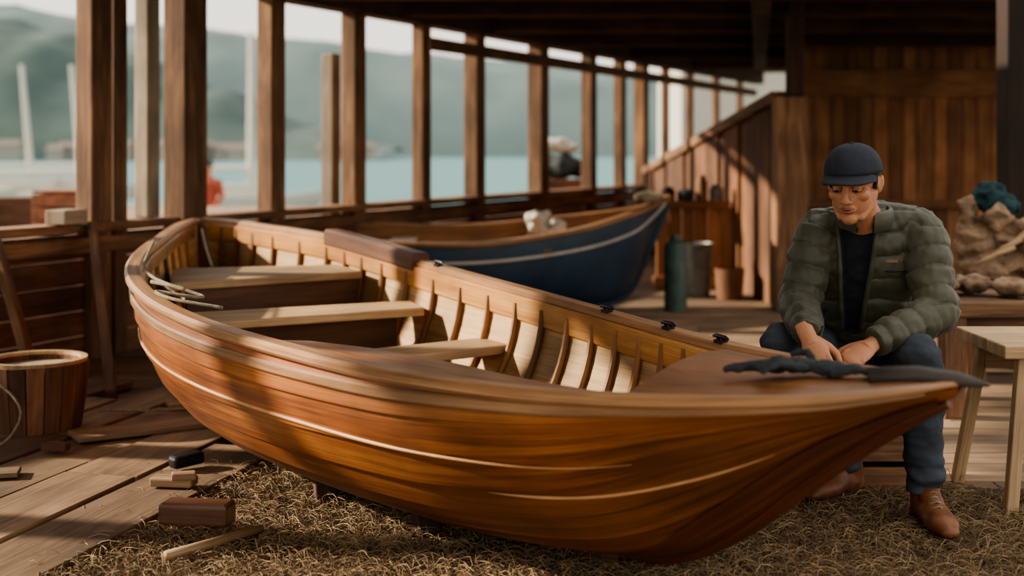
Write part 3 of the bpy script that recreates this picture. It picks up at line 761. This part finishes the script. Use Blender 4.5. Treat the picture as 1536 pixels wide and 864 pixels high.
# head
HM=Matrix.Translation(V((1.100,4.12,1.090)))@Matrix.Rotation(math.radians(-30),4,'Z')@Matrix.Rotation(math.radians(12),4,'X')@Matrix.Scale(1.03,4)
mb=MB()
mb.ell((0,.008,.035),(.073,.090,.085),seg=24,rings=16)
mb.ell((0,-.028,-.03),(.060,.062,.078),seg=24,rings=16)
mb.tube([(0,-.04,-.075),(0,-.066,-.092)],[.040,.026],0,seg=16,round_=True,flat=.8)
for s in (-1,1):
    mb.ell((s*.040,-.056,-.018),(.024,.026,.022)); mb.tube([(s*.056,.0,-.03),(s*.050,-.015,-.065),(s*.03,-.05,-.092)],[.018,.017,.015],0,round_=True)
    mb.ell((s*.0125,-.099,-.034),(.0085,.010,.007)); 
    mb.tube([(s*.073,.016,.016),(s*.080,.020,.022),(s*.082,.018,-.0),(s*.076,.008,-.022)],[.008,.009,.009,.007],0,seg=10,round_=True)
    mb.ell((s*.074,.010,.0),(.006,.016,.024))
    mb.tube([(s*.045,-.073,.018),(s*.028,-.086,.024),(s*.008,-.089,.021)],[.008,.010,.009],0,round_=True)
mb.tube([(0,-.086,.022),(0,-.094,.002),(0,-.104,-.018),(0,-.109,-.030)],[.010,.0095,.011,.0125],0,seg=12,round_=True)
mb.ell((0,-.084,-.060),(.026,.014,.016))
mb.tube([(0,.035,-.02),(0,.05,-.09),(.0,.095,-.14)],[.056,.056,.060],0,seg=20)
def hf(c,n):
    for s in (-1,1):
        d=((c.x-s*.030)/.019)**2+((c.z-.004)/.011)**2
        if c.y<-.05 and d<2.5: c=c+V((0,.008*math.exp(-d),0))
    return c
head=remesh(mb,'head',.0034,[M_skin],3,fn=hf,parent=man,matrix=HM)
def loc(mb,name,mats,**k):
    o=mb.build(name,mats,None,**k); o.matrix_world=HM; o.parent=man; return o
mb=MB()
for s in (-1,1):
    mb.ell((s*.030,-.0715,.003),(.0125,.0125,.0125),1,seg=16,rings=12)
    mb.ell((s*.030-.001,-.0815,-.001),(.0055,.003,.0055),2,seg=12,rings=8)
    mb.ell((s*.030,-.0720,.0065),(.0145,.0140,.0125),0,seg=16,rings=12)
    mb.tube([(s*.030-.014,-.0795,-.0025),(s*.030-.006,-.0856,-.0040),(s*.030+.006,-.0856,-.0040),(s*.030+.014,-.0795,-.0025)],.0011,3,seg=6)
    mb.tube([(s*.030-.012,-.079,-.008),(s*.030,-.083,-.0105),(s*.030+.012,-.079,-.008)],.0022,0,seg=6)
    mb.tube([(s*.048,-.078,.019),(s*.036,-.0895,.0245),(s*.022,-.0955,.0240),(s*.012,-.0965,.0215)],[.0012,.0024,.0026,.0018],3,seg=8,flat=.9,round_=True)
loc(mb,'eyes',[M_skin,M_eye,M_iris,M_hair],smooth=True)
mb=MB()
mb.tube([(-.023,-.087,-.0575),(-.010,-.0985,-.0545),(0,-.1005,-.0560),(.010,-.0985,-.0545),(.023,-.087,-.0575)],[.002,.0042,.0040,.0042,.002],0,seg=8,round_=True)
mb.tube([(-.021,-.087,-.0600),(-.008,-.0975,-.0655),(.008,-.0975,-.0655),(.021,-.087,-.0600)],[.002,.0050,.0050,.002],0,seg=8,round_=True)
mb.tube([(-.022,-.0885,-.0588),(0,-.1015,-.0600),(.022,-.0885,-.0588)],.0012,1,seg=6)
loc(mb,'mouth',[M_lip,M_hair],smooth=True)
mb=MB()
mb.ell((0,.026,.022),(.0765,.078,.078),0,seg=24,rings=16)
for s in (-1,1): mb.tube([(s*.070,-.012,.035),(s*.071,-.012,.012),(s*.068,-.014,-.006)],[.010,.008,.004],0,seg=8,round_=True)
hr=mb.build('hair',[M_hair],None,smooth=True); hr.matrix_world=HM; hr.parent=man
# cap
mb=MB(); rows=[]
for i in range(13):
    a=math.pi/2*i/12; row=[]
    for k in range(36):
        ph=math.tau*k/36; rr=1+.014*abs(math.sin(ph*3))**.3-.012
        z=.038-.010*math.sin(ph)*(1-i/12)
        row.append(V((.086*rr*math.cos(a)**.8*math.cos(ph),.006+.106*rr*math.cos(a)**.8*math.sin(ph),z+.088*math.sin(a)**1.0)))
    rows.append(row)
mb.grid(rows,0,closeu=True); mb.ell((0,.006,.126),(.008,.008,.004))
rows=[]
for i in range(7):
    f=i/6; row=[]
    for j in range(17):
        u=-1+2*j/16; ang=u*1.15
        x0=.087*math.sin(ang); y0=.004-.104*math.cos(ang)
        ext=.078*max(0,1-abs(u)**3.4)
        row.append(V((x0*(1+.03*f),y0-ext*f,.047-.008*f-.020*u*u*(.4+f*.6))))
    rows.append(row)
mb.grid(rows,1,closeu=False)
cap=loc(mb,'baseball_cap',[M_cap,plain('cap_brim',(38,42,52),rough=.85)],smooth=True)
md=cap.modifiers.new('s','SOLIDIFY'); md.thickness=.005; md.offset=0
# seat crate
st=empty('seat_crate'); mb=MB()
for z in (.06,.17,.28): mb.box((1.02,4.42,z),(1.48,4.42,z),.02,.09); mb.box((1.02,4.76,z),(1.48,4.76,z),.02,.09); mb.box((1.02,4.42,z),(1.02,4.76,z),.02,.09); mb.box((1.48,4.42,z),(1.48,4.76,z),.02,.09)
for y in (4.46,4.55,4.64,4.73): mb.box((1.0,y,.345),(1.5,y,.345),.08,.025)
for x in (1.03,1.47):
    for y in (4.44,4.74): mb.box((x,y,0),(x,y,.335),.035,.035)
mb.build('slats',[M_post],st,bevel=.004)
# ---------------------------------------------------------------- outside
M_sea,nt,b_=base_mat('sea_water'); b_.inputs['Base Color'].default_value=lin((66,112,114)); b_.inputs['Roughness'].default_value=.45; b_.inputs['Specular IOR Level'].default_value=.25
tc=nt.nodes.new('ShaderNodeTexCoord'); mp=nt.nodes.new('ShaderNodeMapping'); mp.inputs['Scale'].default_value=(.25,.9,1); n=nt.nodes.new('ShaderNodeTexNoise'); n.inputs['Scale'].default_value=1; n.inputs['Detail'].default_value=6
bp=nt.nodes.new('ShaderNodeBump'); bp.inputs['Strength'].default_value=.9; bp.inputs['Distance'].default_value=.5
nt.links.new(tc.outputs['Object'],mp.inputs[0]); nt.links.new(mp.outputs[0],n.inputs['Vector']); nt.links.new(n.outputs['Fac'],bp.inputs['Height']); nt.links.new(bp.outputs[0],b_.inputs['Normal'])
mb=MB(); mb.grid([[V((-700,-60,-1.5)),V((700,-60,-1.5))],[V((-700,1100,-1.5)),V((700,1100,-1.5))]],0); mb.build('sea',[M_sea])
def hill(name,Y,prof,depth,mat,seed):
    mb=MB(); rows=[]; n=120; x0=prof[0][0]; x1=prof[-1][0]
    def hp(x):
        for (a,ha),(b,hb) in zip(prof,prof[1:]):
            if a<=x<=b:
                f=(x-a)/(b-a); f=f*f*(3-2*f); return ha+(hb-ha)*f
        return 0
    for i in range(28):
        f=i/27; row=[]
        for j in range(n+1):
            x=x0+(x1-x0)*j/n; h=hp(x)*math.sin(min(1,f*1.25)*math.pi/2)**.8 if f<.8 else hp(x)*(1-(f-.8)*1.5)
            h+=h*.05*noise.noise(V((x*.03,f*6,seed)))+h*.02*noise.noise(V((x*.12,f*22,seed)))
            row.append(V((x,Y+depth*f,-1.6+max(0,h))))
        rows.append(row)
    mb.grid(rows,0); mb.build(name,[mat],smooth=True)
M_h1=plain('hill_forest_hazed',(58,76,74),rough=1,scale=.05,c2=(74,90,84),bump=0)  # aerial haze is painted into both hill colours
M_h2=plain('hill_forest_far_hazed',(80,98,98),rough=1,scale=.03,c2=(92,108,106),bump=0)
k=1/1920
def hx(px,Y): return (px-768)*k*Y
def hz(py,Y): return 2.8+(225-py)*k*Y
Y=480; P=[(-500,-10),(-150,0),(20,12),(120,28),(215,42),(330,46),(470,60),(620,82),(760,92),(900,106),(1050,130),(1250,165),(1500,215)]
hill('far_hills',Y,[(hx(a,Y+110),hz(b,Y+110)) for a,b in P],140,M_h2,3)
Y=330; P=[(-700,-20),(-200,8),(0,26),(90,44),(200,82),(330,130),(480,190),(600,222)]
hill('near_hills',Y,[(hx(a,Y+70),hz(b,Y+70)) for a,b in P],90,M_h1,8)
mb=MB()
for i in range(26):
    x=hx(random.uniform(-60,560),325); w=random.uniform(3,6); h=random.uniform(2,4.0); y=322+random.uniform(-3,3)
    mb.box((x,y,-1.5),(x,y,-1.5+h),w,4,0,up=(0,1,0)); b=len(mb.v); z=-1.5+h
    mb.v.extend([V((x-w/2-.3,y-2.3,z)),V((x+w/2+.3,y-2.3,z)),V((x+w/2+.3,y+2.3,z)),V((x-w/2-.3,y+2.3,z)),V((x-w/2,y,z+1.5)),V((x+w/2,y,z+1.5))])
    for q in ([0,1,5,4],[2,3,4,5],[0,4,3],[1,2,5]): mb.face([b+t for t in q],[(0,0)]*len(q),1,.5)
mb.build('shore_village',[plain('house_render',(150,146,138)),plain('roof_tile',(110,100,92))])
def yacht(x,y,L,mast,tilt=0):
    e=empty('moored_sailboat'); st=[((x-L/2,y-.7,-.55),(x-L/2,y+.7,-.55),(x-L/2,y,-1.5),2),((x-L*.2,y-1.0,-.6),(x-L*.2,y+1,-.6),(x-L*.2,y,-1.7),2),((x+L*.2,y-.8,-.55),(x+L*.2,y+.8,-.55),(x+L*.2,y,-1.7),1.8),((x+L/2,y-.02,-.35),(x+L/2,y+.02,-.35),(x+L/2-.3,y,-.9),1.4)]
    Hh=Hull(st); hull_shell(Hh,3,e,M_white,M_white,ns=3,samples=20,lap=0)
    mb=MB(); mb.grid([[Hh.near(t)+V((0,0,-.03)),Hh.far(t)+V((0,0,-.03))] for t in T(0,3,14)],0); mb.grid([[Hh.pt(0,0,math.pi/2*j/6) for j in range(7)],[Hh.pt(0,1,math.pi/2*j/6) for j in range(7)]],0)
    mb.box((x-L*.2,y,-.35),(x+L*.15,y,-.35),1.0,.45); mb.tube([(x,y,-.5),(x+tilt,y,mast)],[.18,.11],0,seg=8); mb.tube([(x,y,.5),(x-L*.4,y,.45)],.1,0,seg=8); mb.build('mast_and_deck',[M_white],e)
yacht(-22.5,60,7,5.2,-.5); yacht(-20.5,61,6,5.25,-.5); yacht(-10.2,50,6,5.8)
yacht(-13.5,40,9,2.0)
mb=MB(); y=9.2
while y<17: mb.box((-12,y,.42),(wx(y)-.25,y,.42),.24,.06); y+=.25
for x,y in ((-8,9.4),(-5,9.4),(-8,16.6),(-5,16.6),(-3,12)): mb.box((x,y,-1.8),(x,y,.39),.2,.2)
mb.build('quay_deck',[M_floor])
mb=MB(); c=(-3.9,11.2); 
for z in (.53,.65,.77): 
    for dy in (-.2,.2): mb.box((c[0]-.22,c[1]+dy,z),(c[0]+.22,c[1]+dy,z),.02,.1)
    for dx in (-.22,.22): mb.box((c[0]+dx,c[1]-.2,z),(c[0]+dx,c[1]+.2,z),.02,.1)
mb.box((c[0]-.22,c[1],.84),(c[0]+.22,c[1],.84),.42,.02); mb.build('fish_crate',[plain('red_crate_paint',(130,82,56))],bevel=.004)
mb=MB(); mb.box((-5.6,12,.6),(-4.4,12.4,.6),.35,.3); mb.build('timber_stack',[M_wall],bevel=.01)
wk=empty('dock_worker'); x,y=-5.7,24.0
mb=MB(); mb.tube([(x,y,.05),(x,y,.35),(x+.02,y,.58),(x,y,.70)],[.17,.17,.20,.08],0,seg=14,flat=.65,up=(0,1,0),round_=True)
for s in (-1,1): mb.tube([(x+s*.2,y,.6),(x+s*.27,y-.03,.32),(x+s*.18,y-.2,.15)],[.07,.055,.045],0,seg=10,round_=True)
remesh(mb,'vest',.02,[plain('red_vest',(160,76,56))],2,parent=wk)
mb=MB()
for s in (-1,1): mb.tube([(x+s*.09,y,.05),(x+s*.1,y-.03,-.35),(x+s*.1,y,-.7)],[.1,.075,.055],0,seg=10,round_=True)
mb.ell((x,y,.02),(.17,.12,.12)); remesh(mb,'trousers',.02,[M_iron],2,parent=wk)
mb=MB(); mb.ell((x,y,.88),(.085,.1,.125)); mb.tube([(x,y,.65),(x,y,.8)],.055); remesh(mb,'head_worker',.015,[M_skin],2,parent=wk)
mb=MB(); mb.ell((x,y+.01,.93),(.095,.11,.1)); mb.build('hair_worker',[M_hair],wk,smooth=True)
mb=MB(); mb.box((-9,24,-.76),(-4,24,-.76),5,.1)
for xx in (-8.5,-4.5):
    for yy in (21.8,26): mb.box((xx,yy,-1.9),(xx,yy,-.78),.2,.2)
mb.build('floating_dock',[M_floor])
mb=MB(); mb.box((3.3,27,1.0),(9,27,1.0),4,5,0); b=len(mb.v); mb.v.extend([V((3.0,24.7,3.5)),V((9.3,24.7,3.5)),V((9.3,29.3,3.5)),V((3.0,29.3,3.5)),V((3.0,27,5)),V((9.3,27,5))])
for q in ([0,1,5,4],[2,3,4,5],[0,4,3],[1,2,5]): mb.face([b+t for t in q],[(0,0)]*len(q),1,.5)
mb.build('white_boathouse',[M_white,M_wall])
# ---------------------------------------------------------------- light & camera
w=bpy.data.worlds.new('World'); scene.world=w; w.use_nodes=True; nt=w.node_tree; bg=nt.nodes['Background']
tc=nt.nodes.new('ShaderNodeTexCoord'); sp=nt.nodes.new('ShaderNodeSeparateXYZ'); cr=nt.nodes.new('ShaderNodeValToRGB')
nt.links.new(tc.outputs['Generated'],sp.inputs[0]); nt.links.new(sp.outputs['Z'],cr.inputs[0]); nt.links.new(cr.outputs[0],bg.inputs['Color'])
e=cr.color_ramp.elements; e[0].position=0; e[0].color=(.90,.82,.72,1); e[1].position=.6; e[1].color=(1.0,.95,.90,1); q=e.new(.15); q.color=(.90,.84,.76,1)
bg.inputs['Strength'].default_value=1.3
sl=bpy.data.lights.new('sun','SUN'); sl.energy=7.5; sl.angle=math.radians(1.5); sl.color=(1,.86,.68)
so=bpy.data.objects.new('sun',sl); scene.collection.objects.link(so)
so.rotation_euler=(-V((-1,.15,.44))).to_track_quat('-Z','Y').to_euler()
cam=bpy.data.cameras.new('camera'); co=bpy.data.objects.new('camera',cam); scene.collection.objects.link(co)
co.location=(0,0,1.2); co.rotation_euler=(math.pi/2,0,0); cam.lens=45; cam.sensor_width=36; cam.shift_y=-207/1536
cam.clip_end=2000; cam.dof.use_dof=True; cam.dof.focus_distance=4.1; cam.dof.aperture_fstop=1.6
scene.camera=co
scene.view_settings.view_transform='AgX'
try: scene.view_settings.look='AgX - Medium High Contrast'
except Exception as ex: print(ex)
scene.view_settings.exposure=.4
